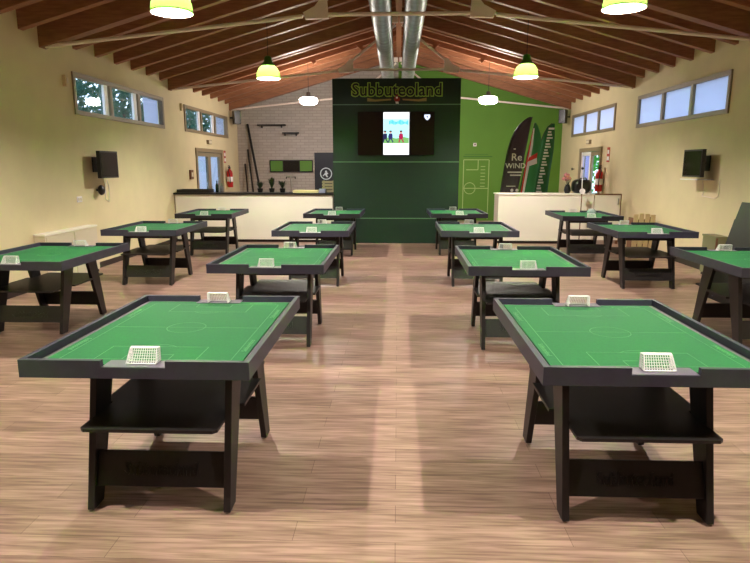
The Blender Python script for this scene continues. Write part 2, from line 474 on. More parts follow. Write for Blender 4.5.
# ---------------------------------------------------------------- football tables
TW, TL = 1.046, 1.384
def make_table():
    t = thing('football_table', '', 'game table', (0,0,0), 0, 'green football game tables')
    X, Y = TW/2, TL/2; rt = .026; zt, zb = .80, .717; zn = .768; nx = .146
    mb = MB()
    for s in (-1, 1): mb.box(*sorted((s*X, s*(X-rt))), -Y, Y, zb, zt)
    for s in (-1, 1):
        pts = [(-X+rt, zb), (X-rt, zb), (X-rt, zt), (nx, zt), (nx, zn), (-nx, zn), (-nx, zt), (-X+rt, zt)]
        mb.prism(pts, 'y', *sorted((s*Y, s*(Y-rt))))
    bmesh.ops.remove_doubles(mb.bm, verts=mb.bm.verts, dist=1e-5)
    mb.build('rim', M['rim'], t)
    for s in (-1, 1):
        o = B(-nx+.002, nx-.002, *sorted((s*(Y-.003), s*(Y-.10))), .7685, .7710).build('goal_plate', M['plate'], t); o['label'] = 'pale grey goal ledge'
    B(-X+rt, X-rt, -Y+rt, Y-rt, .735, .7625).build('table_board', M['margin'], t)
    fx, fy = X-.060, Y-.052
    pit = B(-fx, fx, -fy, fy, .7625, .7665).build('pitch', M['cloth'], t); pit['label'] = 'green baize pitch'
    ln = MB(); z0, z1 = .7665, .7671; lw = .0028
    def seg(a, b, wd=lw):
        a = Vector((*a, 0)); b = Vector((*b, 0)); d = (b-a).normalized()*wd/2; p = Vector((-d.y, d.x, 0))
        q = [a-d-p, b+d-p, b+d+p, a-d+p]
        ln.prism([(v.x, v.y) for v in q], 'z', z0, z1)
    lx, ly = .405, .565
    def rect(xa, xb, ya, yb):
        seg((xa, ya), (xb, ya)); seg((xb, ya), (xb, yb)); seg((xb, yb), (xa, yb)); seg((xa, yb), (xa, ya))
    rect(-lx, lx, -ly, ly)
    seg((-lx, 0), (lx, 0))
    for i in range(28):
        a0, a1 = 2*math.pi*i/28, 2*math.pi*(i+1)/28; r = .105
        seg((r*math.cos(a0), r*math.sin(a0)), (r*math.cos(a1), r*math.sin(a1)))
    for s in (-1, 1):
        for hx, dy in ((.24, .20), (.11, .075)):
            y1 = s*ly; y2 = s*(ly-dy)
            seg((-hx, y1), (-hx, y2)); seg((-hx, y2), (hx, y2)); seg((hx, y2), (hx, y1))
        for i in range(-3, 4):
            pass
        a = [math.pi/2+math.radians(v) for v in range(-50, 51, 20)]
        pts = [(.105*math.cos(v), s*(ly-.13)-s*.105*math.sin(v)) for v in a]
        for p, q in zip(pts, pts[1:]): seg(p, q)
        seg((-lx, s*(ly-.35)), (-lx+.0, s*(ly-.35))) if False else None
    ln.build('pitch_lines', M['line'], pit)
    tx = [text_mesh('pitch_lettering', 'Subbuteoland', .032, M['line'], pit, (-.30, -.592, .7668), (0, 0, 0), .0004),
          text_mesh('pitch_lettering', 'Subbuteoland', .032, M['line'], pit, (.30, .592, .7668), (0, 0, math.pi), .0004),
          text_mesh('pitch_lettering', 'Subbuteoland', .036, M['line'], pit, (-.432, -.33, .7668), (0, 0, -math.pi/2), .0004),
          text_mesh('pitch_lettering', 'Subbuteoland', .036, M['line'], pit, (.432, .33, .7668), (0, 0, math.pi/2), .0004),
          text_mesh('pitch_lettering', 'Subbuteoland', .036, M['line'], pit, (.432, -.33, .7668), (0, 0, math.pi/2), .0004),
          text_mesh('pitch_lettering', 'Subbuteoland', .036, M['line'], pit, (-.432, .33, .7668), (0, 0, -math.pi/2), .0004)]
    return t
def make_base(t):
    """trestle under the top; its own empty lets it sit a little off centre"""
    dx, dy = 0, 0
    parts = []
    bx = .350
    mb = MB()
    for s in (-1, 1): mb.box(*sorted((s*(bx-.012), s*(bx-.045))), -.30, .30, .655, .715)
    for s in (-1, 1): mb.box(-bx+.05, bx-.05, *sorted((s*.27, s*.30)), .655, .715)
    parts.append(mb.build('apron', M['black'], t))
    for s in (-1, 1):
        for e in (-1, 1):
            # splayed board leg: outer foot y .44, outer top y .245
            pts = [(e*.245, .735), (e*.105, .735), (e*.118, .655), (e*.355, .012), (e*.442, .012), (e*.385, .30)]
            pts = [(e*.300, .735), (e*.110, .735), (e*.355, .012), (e*.455, .012)]
            x0, x1 = sorted((s*(bx-.034), s*bx)) if False else sorted((s*bx, s*(bx-.034)))
            l = MB().prism(pts, 'x', x0, x1).build('leg', M['black'], t, bevel=.003)
            MB().tube((s*(bx-.017), e*.405, 0), (s*(bx-.017), e*.405, .012), .016, n=10).build('foot', M['chrome'], l)
            parts.append(l)
    # shelf with notches for the legs
    hx, hy = .322, .515; ni = bx-.036
    ya, yb = .185, .375; hm = .370
    P = [(-hx+.02, -hy), (hx-.02, -hy), (hx, -hy+.02), (hx, -yb), (ni, -yb), (ni, -ya), (hm, -ya), (hm, ya), (ni, ya), (ni, yb), (hx, yb), (hx, hy-.02), (hx-.02, hy), (-hx+.02, hy), (-hx, hy-.02),
         (-hx, yb), (-ni, yb), (-ni, ya), (-hm, ya), (-hm, -ya), (-ni, -ya), (-ni, -yb), (-hx, -yb), (-hx, -hy+.02)]
    parts.append(MB().prism(P, 'z', .445, .460).build('shelf', M['black'], t))
    for e in (-1, 1):
        # board tilted like the legs
        y_lo, y_hi = e*.392, e*.340
        pts = [(e*.397, .115), (e*.343, .275), (e*.361, .280), (e*.415, .120)]
        s_ = MB().prism(pts, 'x', -bx+.034, bx-.034).build('stretcher', M['black'], t)
        yy = e*(.388+.003)
        tilt = math.atan2(.054, .16)
        if e < 0:
            o = text_mesh('stretcher_lettering', 'Subbuteoland', .085, M['lettering'], s_, (0, -.3915, .197), (R(90)-tilt, 0, 0), .0015, .002, width=.36)
        else:
            o = text_mesh('stretcher_lettering', 'Subbuteoland', .085, M['lettering'], s_, (0, .3915, .197), (R(90)-tilt, 0, math.pi), .0015, .002, width=.36)
        parts.append(s_)
    return parts
proto = make_table()
base_parts = make_base(proto)
BASE = {'apron', 'leg', 'shelf', 'stretcher'}

def make_goal():
    g = thing('toy_goal', '', 'goal', (0,0,0), 0, 'white toy goals on the tables')
    w_, h_, d_, dt = .065, .062, .060, .022     # mouth faces +y (into the pitch), net towards -y
    r = .0032
    fr = MB()
    for s in (-1, 1):
        fr.path([(s*w_, 0, 0), (s*w_, 0, h_), (s*w_*.93, -dt, h_), (s*w_*1.05, -d_, 0), (s*w_, 0, 0)], r, 6)
    fr.path([(-w_, 0, h_), (w_, 0, h_)], r, 6).path([(-w_*.93, -dt, h_), (w_*.93, -dt, h_)], r*.8, 6).path([(-w_*1.05, -d_, 0), (w_*1.05, -d_, 0)], r, 6)
    bmesh.ops.translate(fr.bm, verts=fr.bm.verts, vec=(0, 0, r))
    fr.build('goal_frame', M['white'], g)
    nt = MB(); q = .0016
    def ln(a, b): nt.tube(a, b, q, n=4, caps=False)
    nx_, nz_ = 12, 6
    for i in range(nx_+1):
        u = -1+2*i/nx_
        ln((u*w_, 0, h_), (u*w_*.93, -dt, h_)); ln((u*w_*.93, -dt, h_), (u*w_*1.05, -d_, 0))
    for k in range(1, nz_):
        f = k/nz_; xx = w_*(.93+.12*f); yy = -dt-(d_-dt)*f; zz = h_*(1-f)
        ln((-xx, yy, zz), (xx, yy, zz))
        for s in (-1, 1): ln((s*xx, yy, zz), (s*w_, 0, zz))
    ln((-w_, -dt*.5, h_), (w_, -dt*.5, h_))
    for s in (-1, 1):
        for k in range(1, 4):
            yy = -d_*k/4; zt_ = h_ if -yy < dt else h_*(1-(-yy-dt)/(d_-dt))
            ln((s*w_, yy, 0), (s*w_, yy, zt_))
    bmesh.ops.translate(nt.bm, verts=nt.bm.verts, vec=(0, 0, r))
    nt.build('net', M['white'], g)
    return g
gproto = make_goal()
gused = [False]
# name, x, y, rotation (deg), base dx, base dy, words
TABLES = [
 ('front row left of the aisle', -1.174, 3.190, 0, .030, -.150),
 ('front row right of the aisle', 1.158, 3.178, 0, -.025, -.150),
 ('second row left of the aisle', -1.168, 5.854, 0, .02, -.12),
 ('second row right of the aisle', 1.148, 5.820, -.6, -.02, -.12),
 ('third row left of the aisle', -1.184, 8.692, .4, .02, -.12),
 ('third row right of the aisle', 1.115, 8.735, -.3, 0, -.12),
 ('last row left of the aisle', -1.200, 11.62, -.8, .02, -.1),
 ('last row right of the aisle', 1.130, 11.75, .8, 0, -.1),
 ('nearest one along the left wall', -3.563, 5.935, -.4, -.10, .13),
 ('middle one along the left wall', -3.535, 8.690, .4, .02, -.13),
 ('rearmost along the left wall', -3.560, 11.50, 1.2, .02, -.1),
 ('nearest one along the right wall', 3.463, 5.820, -.2, -.04, -.10),
 ('middle one along the right wall', 3.460, 8.710, -.5, -.03, -.15),
 ('rearmost along the right wall', 3.420, 11.25, -1.2, -.0, -.1),
]
for i, (wd, x, y, rz, dx, dy) in enumerate(TABLES):
    t = proto if i == 0 else None
    if t is None: t = copy_tree(src)
    if i == 0:
        # keep an untouched offset so that copies start centred
        src = proto
        off0 = (0, 0)
    for ch in t.children:
        nm = ch.name.split('.')[0]
        if nm in BASE:
            ch.location = (dx, dy, 0)
    t.location = (x, y, 0); t.rotation_euler = (0, 0, R(rz))
    t['label'] = 'green football table, ' + wd
    for e, near in ((-1, 'near'), (1, 'far')):
        if not gused[0]: g = gproto; gused[0] = True
        else: g = copy_tree(gproto)
        a = R(rz)
        jit = (.0, .004, -.004, .006, .012, -.008, .0, .01)[i % 8]
        lx, ly = (.020 if i == 0 and e < 0 else -.008 if i == 1 and e < 0 else jit), e*(TL/2-.103)
        gz = .7665
        g.location = (x+lx*math.cos(a)-ly*math.sin(a), y+lx*math.sin(a)+ly*math.cos(a), gz)
        g.rotation_euler = (0, 0, a+(0 if e < 0 else math.pi))
        # lift onto the ledge the base rests on
        g.location.z = .771
        g['label'] = 'white toy goal, %s end of table %s' % (near, wd)

# ---------------------------------------------------------------- green media panel
t = thing('media_panel', 'tall dark green freestanding panel at the end of the aisle', 'panel', (0, 13.0, 0))
PX0, PX1, PZ = -1.385, 1.30, 3.45
B(PX0, PX1, 0, .30, 0, PZ).build('panel_body', M['panel'], t)
for z in (2.925, 1.745, .545): B(PX0, PX1, -.006, .001, z-.009, z+.009).build('seam_strip', M['seam'], t)
# sign
s_ = thing('wall_sign', 'Subbuteoland sign in black letters with green outline at the panel top', 'sign', (-.03, 12.99, 3.04))
M['signgreen'] = mat('sign_green', (160, 200, 84), .5); M['signblack'] = mat('sign_black', (14, 22, 24), .4)
M['ribbon'] = mat('ribbon_tan', (150, 124, 78), .6); M['signred'] = mat('sign_red', (150, 36, 30), .6)
text_mesh('letter_outline', 'Subbuteoland', .36, M['signgreen'], s_, (0, 0, .17), (R(90), 0, 0), .004, .022, width=1.91)
text_mesh('letter_face', 'Subbuteoland', .36, M['signblack'], s_, (0, -.010, .17), (R(90), 0, 0), .004, .004, width=1.86)
rb = MB().prism([(-.62, .02), (-.62, -.05), (-.45, -.055), (-.12, -.03), (-.12, .0), (-.45, -.015)], 'y', -.006, .004)
rb.prism([(.62, .02), (.62, -.05), (.45, -.055), (.12, -.03), (.12, .0), (.45, -.015)], 'y', -.006, .004)
rb.build('ribbon', M['ribbon'], s_)
pl = MB().sphere((0, -.016, .055), .028, (1, .4, 1.1)).prism([(-.05, .03), (.05, .03), (.065, -.03), (.035, -.06), (-.03, -.06), (-.06, -.02)], 'y', -.02, -.004)
pl.build('player_figure', M['signred'], s_)
MB().prism([(-.03, -.06), (.03, -.06), (.04, -.10), (-.02, -.10)], 'y', -.018, -.006).sphere((.0, -.024, .02), .022, (1, .4, 1)).build('player_shorts', M['white'], s_)
# screens
def screen(x0, x1, z0, z1, label, lit):
    cx, cz = (x0+x1)/2, (z0+z1)/2
    t = thing('display_screen', label, 'screen', (cx, 12.975, cz), 0)
    B(x0-cx, x1-cx, -.02, .024, z0-cz, z1-cz).build('screen_housing', M['bezel'], t)
    return t, x1-x0, z1-z0
t, sw, sh = screen(-.85, -.322, 1.885, 2.775, 'dark portrait screen left of the lit one on the green panel', False)
M['darkscr'] = mat('dark_glass', (24, 14, 16), .12)
B(-sw/2+.02, sw/2-.02, -.023, -.02, -sh/2+.02, sh/2-.02).build('display', M['darkscr'], t)
t, sw, sh = screen(.245, .76, 1.885, 2.775, 'dark portrait screen with a small white crest, right of the lit one', False)
B(-sw/2+.02, sw/2-.02, -.023, -.02, -sh/2+.02, sh/2-.02).build('display', M['darkscr'], t)
M['crest'] = emis('crest_glow', (220, 230, 255), .6)
MB().prism([(.045, .385), (.165, .385), (.165, .33), (.135, .29), (.105, .27), (.075, .29), (.045, .33)], 'y', -.026, -.023).build('crest', M['crest'], t)
M['crestdark'] = emis('crest_dark', (70, 90, 160), .35)
MB().prism([(.085, .36), (.125, .36), (.125, .345), (.112, .345), (.112, .305), (.098, .305), (.098, .345), (.085, .345)], 'y', -.028, -.026).build('crest_mark', M['crestdark'], t)
t, sw, sh = screen(-.315, .238, 1.885, 2.775, 'brightly lit portrait screen showing players on grass', True)
E_ = lambda n_, c, s=1.5: emis(n_, c, s*.42)
D = lambda mb, nm, m: mb.build(nm, m, t)
D(B(-.27, .27, -.024, -.02, -.435, .435), 'display', E_('scr_white', (250, 252, 255), 1.7))
pic = D(B(-.265, .265, -.026, -.024, -.20, .30), 'picture_sky', E_('scr_sky', (170, 232, 240), 1.5))
mb = MB()
for i in range(14): mb.box(-.15+.029*i, -.128+.029*i, -.028, -.026, .19+.010*math.sin(i*1.3), .26+.02*math.sin(i))
mb.build('picture_lettering', E_('scr_cyan', (60, 190, 225), 1.3), pic)
MB().prism([(-.265, -.20), (.265, -.20), (.265, -.09), (.16, -.07), (0, -.10), (-.12, -.075), (-.265, -.09)], 'y', -.028, -.026).build('picture_grass', E_('scr_grass', (130, 190, 110), 1.1), pic)
def figure(cx, col, shorts, k):
    f = MB(); f.prism([(cx-.03, .0), (cx+.04, .0), (cx+.045, -.08), (cx+.03, -.12), (cx-.035, -.12), (cx-.05, -.06)], 'y', -.031, -.028)
    f.prism([(cx-.035, -.11), (cx-.01, -.11), (cx-.03, -.19), (cx-.055, -.18)], 'y', -.031, -.028)
    f.prism([(cx+.005, -.11), (cx+.03, -.11), (cx+.065, -.17), (cx+.045, -.19)], 'y', -.031, -.028)
    f.build('figure_body', E_('scr_b%d' % k, col, .9), pic)
    MB().sphere((cx, -.0295, .03), .026, (1, .1, 1.1)).build('figure_head', E_('scr_h%d' % k, (232, 180, 160), 1.0), pic)
    MB().prism([(cx-.03, .035), (cx+.03, .035), (cx+.025, .062), (cx-.022, .062)], 'y', -.034, -.031).build('figure_hair', E_('scr_k%d' % k, (50, 26, 40), .6), pic)
figure(.10, (196, 40, 90), None, 0); figure(-.12, (60, 60, 120), None, 1); figure(-.235, (50, 50, 90), None, 2)

# ---------------------------------------------------------------- counters
t = thing('bar_counter', 'long cream counter with thin black top left of the green panel', 'counter', (0, 13.1, 0))
B(-4.90, -1.42, 0, .55, .06, 1.045).build('counter_body', M['paint'], t)
B(-4.88, -1.44, .03, .50, 0, .06).build('plinth', M['skirt'], t)
B(-4.92, -1.40, -.04, .60, 1.045, 1.080).build('worktop', M['blackplastic'], t)
t = thing('bar_counter', 'long cream counter with cream top right of the green panel', 'counter', (0, 13.05, 0))
B(2.17, 4.20, 0, .55, .06, 1.05).build('counter_body', M['paint'], t)
B(2.19, 4.18, .03, .50, 0, .06).build('plinth', M['skirt'], t)
B(2.15, 4.205, -.02, .60, 1.05, 1.075).build('worktop', M['paint'], t)
t = thing('counter_gate', 'cream gate panel with brown edge between right counter and wall', 'gate', (4.5, 13.08, 0))
B(-.28, .27, 0, .05, .08, 1.05).build('gate_board', M['paint'], t)
B(-.28, .29, -.01, .06, 1.05, 1.075).build('top_edge', M['brown'], t)
B(.27, .29, -.01, .06, .08, 1.05).build('side_edge', M['brown'], t)
MB().tube((.22, -.03, .85), (.22, -.03, .97), .01).tube((.22, .0, .85), (.22, -.03, .85), .008).tube((.22, .0, .97), (.22, -.03, .97), .008).build('handle', M['chrome'], t)
for xx in (-.26, .25): B(xx-.02, xx+.02, 0, .05, 0, .08).build('post_foot', M['brown'], t)

# things on the left counter
def at_c(x, y=13.35): return (x, y, 1.080)
t = thing('tray', 'long flat black tray at the wall end of the left counter', 'tray', at_c(-4.52))
MB().box(-.36, .36, -.18, .18, 0, .012).box(-.36, .36, -.18, -.17, .012, .07).box(-.36, .36, .17, .18, .012, .07).box(-.36, -.35, -.17, .17, .012, .07).box(.35, .36, -.17, .17, .012, .07).build('tray_body', M['blackplastic'], t)
def bottle(x, y, h, label, m):
    o = MB().lathe([(.001, 0), (.035, 0), (.036, h*.6), (.028, h*.68), (.013, h*.78), (.013, h), (.001, h)], 14).build('bottle', m, smooth=True, loc=(x, y, 1.081))
    return tag(o, label, 'bottle', 'bottles on the left counter')
M['bglass'] = mat('dark_green_glass', (30, 50, 30), .15); M['bclear'] = mat('grey_glass', (120, 120, 118), .15)
bottle(-4.05, 13.42, .26, 'dark green bottle right of the black tray on left counter', M['bglass'])
bottle(-3.93, 13.38, .20, 'small grey bottle right of the dark green one on left counter', M['bclear'])
def potted(x, y, label, h, n_, m, z=1.081, pot=M['blackplastic'], r=.14):
    t = thing('potted_plant', label, 'plant', (x, y, z), 0, 'plants on the left counter')
    MB().lathe([(.001, 0), (.05, 0), (.068, .09), (.06, .09), (.055, .075), (.001, .075)], 14).build('pot', pot, t)
    mb = MB()
    for i in range(n_):
        a = random.uniform(0, 6.28); rr = random.uniform(.3, 1)*r; hh = random.uniform(.5, 1)*h
        p0 = Vector((0, 0, .075)); p1 = Vector((rr*.5*math.cos(a), rr*.5*math.sin(a), .08+hh*.7)); p2 = Vector((rr*math.cos(a), rr*math.sin(a), .08+hh))
        wv = Vector((-math.sin(a), math.cos(a), 0))*.016
        v = [mb.bm.verts.new(q) for q in (p0-wv*.4, p0+wv*.4, p1+wv, p1-wv, p2)]
        mb.bm.faces.new((v[0], v[1], v[2], v[3])); mb.bm.faces.new((v[3], v[2], v[4]))
    mb.build('leaves', m, t, fix=False)
M['pleaf'] = mat('dark_plant_leaf', (40, 60, 30), .5)
potted(-3.06, 13.35, 'dark leafy plant, leftmost of the plants on left counter', .17, 60, M['pleaf'])
potted(-2.81, 13.40, 'tallest dark leafy plant on the left counter', .27, 70, M['pleaf'], r=.11)
potted(-2.56, 13.35, 'dark bushy plant, rightmost of the plants on left counter', .20, 60, M['pleaf'])
t = thing('tap_stand', 'slim metal stand with a crossbar beside the counter plants', 'stand', at_c(-2.38, 13.42))
MB().lathe([(.001, 0), (.06, 0), (.06, .012), (.001, .014)], 16).build('stand_foot', M['blackplastic'], t)
MB().tube((0, 0, .012), (0, 0, .36), .011).build('pole', M['chrome'], t)
MB().tube((-.10, 0, .34), (.10, 0, .34), .010).tube((-.10, 0, .30), (-.10, 0, .35), .012).tube((.10, 0, .30), (.10, 0, .35), .012).build('crossbar', M['blackplastic'], t)
M['cream'] = mat('pale_yellow_card', (222, 214, 150), .6)
tag(B(-.28, .28, -.14, .14, 0, .055).build('flat_box', M['cream'], bevel=.006, loc=at_c(-2.03)), 'flat pale yellow box on the left counter', 'box')
M['bluegrey'] = mat('blue_grey_card', (150, 158, 186), .6)
tag(B(-.07, .07, -.07, .07, 0, .085).build('small_box', M['bluegrey'], bevel=.004, loc=at_c(-1.66, 13.28)), 'small blue grey box between yellow box and crate on left counter', 'box')
t = thing('crate', 'beige slatted crate at the panel end of the left counter', 'crate', at_c(-1.55, 13.5))
M['crate'] = mat('crate_wood', (150, 142, 108), .7)
for k in range(4): MB().box(-.13, .13, -.11, -.098, .01+.065*k, .055+.065*k).box(-.13, .13, .098, .11, .01+.065*k, .055+.065*k).box(-.13, -.118, -.098, .098, .01+.065*k, .055+.065*k).box(.118, .13, -.098, .098, .01+.065*k, .055+.065*k).build('slat', M['crate'], t)
MB().box(-.118, .118, -.098, .098, 0, .01).box(-.118, -.098, -.098, -.078, .01, .26).box(.098, .118, -.098, -.078, .01, .26).box(-.118, -.098, .078, .098, .01, .26).box(.098, .118, .078, .098, .01, .26).build('crate_base', M['crate'], t)

# back wall left
for (x0, x1, z, lab) in ((-4.28, -3.42, 2.885, 'longer black wall shelf, upper one on the brick wall'), (-3.52, -3.03, 2.65, 'shorter black wall shelf, lower one on the brick wall')):
    t = thing('wall_shelf', lab, 'shelf', ((x0+x1)/2, YB, z), 0, 'shelves on the brick wall')
    hw = (x1-x0)/2
    B(-hw, hw, -.14, 0, -.02, .02).build('shelf_board', M['blackplastic'], t)
    for s in (-1, 1): B(s*hw*.7-.012, s*hw*.7+.012, -.12, 0, -.08, -.02).build('bracket', M['blackplastic'], t)
t = thing('wall_board', 'wide wall board of two green squares and a black middle', 'board', (-3.285, YB, 1.66))
M['boardgreen'] = mat('board_green', (92, 140, 52), .6)
B(-.67, .67, -.035, 0, -.185, .185).build('board_frame', M['blackplastic'], t)
for x0, x1 in ((-.64, -.27), (.27, .64)): B(x0, x1, -.042, -.035, -.155, .155).build('green_square', M['boardgreen'], t)
B(-.24, .24, -.041, -.035, -.155, .155).build('black_middle', M['bezel'], t)
t = thing('banner_stand', 'black roll-up banner with a round white emblem beside the panel', 'banner', (-2.12, 17.9, 0))
M['banner'] = mat('banner_navy', (16, 22, 36), .5); M['emblem'] = mat('emblem_white', (190, 200, 210), .5)
B(-.34, .34, -.01, .01, .08, 2.05).build('banner_sheet', M['banner'], t)
B(-.35, .35, -.08, .08, 0, .08).build('banner_foot', M['blackplastic'], t)
mb = MB(); ez = 1.44; ex = -.0
for i in range(28):
    a0, a1 = 2*math.pi*i/28, 2*math.pi*(i+1)/28
    mb.prism([(ex+.15*math.cos(a0), ez+.15*math.sin(a0)), (ex+.15*math.cos(a1), ez+.15*math.sin(a1)), (ex+.178*math.cos(a1), ez+.178*math.sin(a1)), (ex+.178*math.cos(a0), ez+.178*math.sin(a0))], 'y', -.013, -.010)
mb.build('emblem_ring', M['emblem'], t)
mb = MB().sphere((ex, -.011, ez+.06), .03, (1, .1, 1)).prism([(ex-.05, ez+.02), (ex+.03, ez+.04), (ex+.07, ez-.0), (ex+.02, ez-.03), (ex+.06, ez-.10), (ex+.02, ez-.10), (ex-.03, ez-.03), (ex-.09, ez-.08), (ex-.10, ez-.05), (ex-.04, ez-.0)], 'y', -.013, -.010)
mb.build('emblem_figure', M['emblem'], t)
for (xt, yt, zt, xb, lab, r) in ((-4.60, 18.66, 2.90, -4.02, 'tallest black pole leaning at the left of the brick wall', .035), (-4.62, 18.66, 2.15, -4.30, 'middle dark pole leaning at the left of the brick wall', .026), (-4.72, 18.66, 1.72, -4.50, 'shortest dark pole leaning nearest the left wall', .024)):
    tag(MB().tube((0, 0, 0), (xt-xb, .5, zt), r, n=10).build('leaning_pole', M['blackplastic'], loc=(xb, yt-.5, r*.5)), lab, 'pole', 'poles leaning on the brick wall')

# ---------------------------------------------------------------- wall fittings
def tv(s, y, z, lab, shelf):
    t = thing('wall_television', lab, 'television', (s*WX, y, z))
    rot = R(0)
    x0 = -s*.10; 
    a = B(-.30, .30, -.03, .03, -.215, .215).build('screen_body', M['blackplastic'], t)
    b_ = B(-.28, .28, -.033, -.03, -.19, .19).build('screen_glass', M['darkscr'], a)
    a.location = (-s*.20, 0, 0); a.rotation_euler = (0, 0, R(-90 if s > 0 else 90))
    B(*sorted((0, -s*.02)), -.12, .12, -.12, .12).build('wall_plate', M['blackplastic'], t)
    MB().tube((-s*.02, 0, 0), (-s*.22, -.03, 0), .022).build('arm', M['blackplastic'], t)
    if shelf:
        o = B(*sorted((-s*.001, -s*.26)), -.28, .30, -.262, -.248).build('shelf', M['white'], t); o['label'] = 'pale shelf'
tv(-1, 9.76, 1.68, 'black television on a bracket on the left wall', False)
tv(1, 9.92, 1.70, 'black television over a pale shelf on the right wall', True)
t = thing('wall_fan', 'small round black gadget hanging under the left television', 'gadget', (-WX, 9.72, 1.27))
MB().sphere((.08, 0, 0), .085, (.6, 1, 1)).build('gadget_body', M['blackplastic'], t, smooth=True)
MB().tube((0, 0, .0), (.06, 0, 0), .02).build('wall_arm', M['blackplastic'], t)
def cable(pts, lab, m=M['white']):
    tag(MB().path(pts, .006, 5).build('cable', m), lab, 'cable')
x = -WX+.008
cable([(x, 9.92, 1.56), (x, 10.02, 1.35), (x, 9.98, 1.12), (x, 10.10, 1.06), (x, 10.14, 1.30), (x, 10.08, 1.44)], 'pale looped cable below the left television')
x = WX-.008
cable([(x, 9.98, 1.42), (x, 9.90, 1.25), (x, 9.95, 1.18), (x, 9.55, 1.16), (x, 9.45, 1.20), (x, 9.45, 1.44)], 'pale cable looping below the right television shelf', M['tie'])
t = thing('power_socket', 'white socket plate low on the left wall below the television', 'socket', (-WX, 9.15, 1.15))
B(0, .012, -.07, .07, -.045, .045).build('socket_plate', M['white'], t)
for k in (-.03, .03): B(.012, .016, k-.015, k+.015, -.02, .02).build('socket_face', M['greycab'], t)
t = thing('light_switch', 'grey switch plate beside the left glass door', 'switch', (-WX, 14.28, 1.46))
B(0, .04, -.10, .10, -.11, .11).build('switch_plate', M['brown'], t)
B(.04, .05, -.05, .05, -.05, .05).build('switch_button', M['greycab'], t)
t = thing('junction_box', 'small cream sensor box left of the near left window', 'box', (-WX, 9.03, 2.90))
B(0, .05, -.04, .04, -.09, .07).build('box_body', M['wall'], t); B(.05, .06, -.02, .02, -.04, .03).build('box_lens', M['greycab'], t)
t = thing('junction_box', 'small cream sensor box left of the far left window', 'box', (-WX, 13.85, 2.98))
B(0, .05, -.04, .04, -.09, .07).build('box_body', M['wall'], t); B(.05, .06, -.02, .02, -.04, .03).build('box_lens', M['greycab'], t)
for s, y, side in ((-1, 15.75, 'left'), (1, 15.96, 'right')):
    t = thing('exit_light', 'small grey emergency light over the %s glass door' % side, 'light', (s*WX, y, 2.27))
    B(*sorted((0, -s*.06)), -.13, .13, -.05, .05).build('light_body', M['frame'], t)
    B(*sorted((-s*.06, -s*.066)), -.11, .11, -.035, .035).build('light_cover', M['greycab'], t)
    t = thing('wall_speaker', 'black speaker high on the %s wall near the back corner' % side, 'speaker', (s*WX, 17.95, 3.05))
    a = B(-.10, .10, -.09, .09, -.19, .19).build('speaker_box', M['bezel'], t, bevel=.01); a.location = (-s*.22, -.1, 0); a.rotation_euler = (0, 0, R(s*-35))
    MB().tube((0, 0, 0), (-s*.18, -.06, 0), .02).build('bracket', M['blackplastic'], t)
    b_ = B(-.08, .08, -.096, -.09, -.17, .17).build('grille', M['bezel'], a)
def extinguisher(s, y, z, side):
    t = thing('fire_extinguisher', 'red fire extinguisher on the wall beside the %s glass door' % side, 'fire extinguisher', (s*(WX-.11), y, z))
    MB().lathe([(.001, 0), (.075, 0), (.085, .02), (.085, .40), (.07, .46), (.03, .50), (.025, .53), (.001, .53)], 20).build('cylinder', M['red'], t, smooth=True)
    MB().box(-.03, .03, -.02, .02, .53, .57).box(-.02, .02, -.12, .0, .57, .585).box(-.02, .02, -.10, .0, .605, .62).box(-.015, .015, -.01, .01, .57, .62).build('valve', M['blackplastic'], t)
    MB().path([(0, -.03, .55), (0, -.13, .50), (-s*.04, -.13, .30), (-s*.04, -.11, .12)], .012, 8).build('hose', M['blackplastic'], t)
    o = MB().lathe([(.0862, .16), (.0862, .30)], 20).build('label_band', M['white'], t, smooth=True)
    B(*sorted((s*.085, s*.11)), -.05, .05, .2, .3).build('wall_bracket', M['chrome'], t)
extinguisher(-1, 17.25, 1.06, 'left')
extinguisher(1, 14.72, 1.06, 'right')
for s, y, side in ((-1, 17.20, 'left'), (1, 14.50, 'right')):
    t = thing('safety_sign', 'red and white sign above the %s fire extinguisher' % side, 'sign', (s*WX, y, 1.92))
    B(*sorted((0, -s*.008)), -.09, .09, -.17, .17).build('sign_plate', M['red'], t)
    B(*sorted((-s*.008, -s*.010)), -.06, .06, .02, .11).build('sign_symbol', M['white'], t)
    B(*sorted((-s*.008, -s*.010)), -.07, .07, -.13, -.04).build('sign_field', M['white'], t)
for k, (y, wd) in enumerate(((17.2, 'farthest'), )):
    t = thing('coat_hook', 'dark round hook on the right wall beyond the glass door', 'hook', (WX, y, 1.58))
    MB().tube((0, 0, 0), (-.05, 0, 0), .012).sphere((-.06, 0, 0), .04, (.5, 1, 1)).build('hook_body', M['blackplastic'], t)

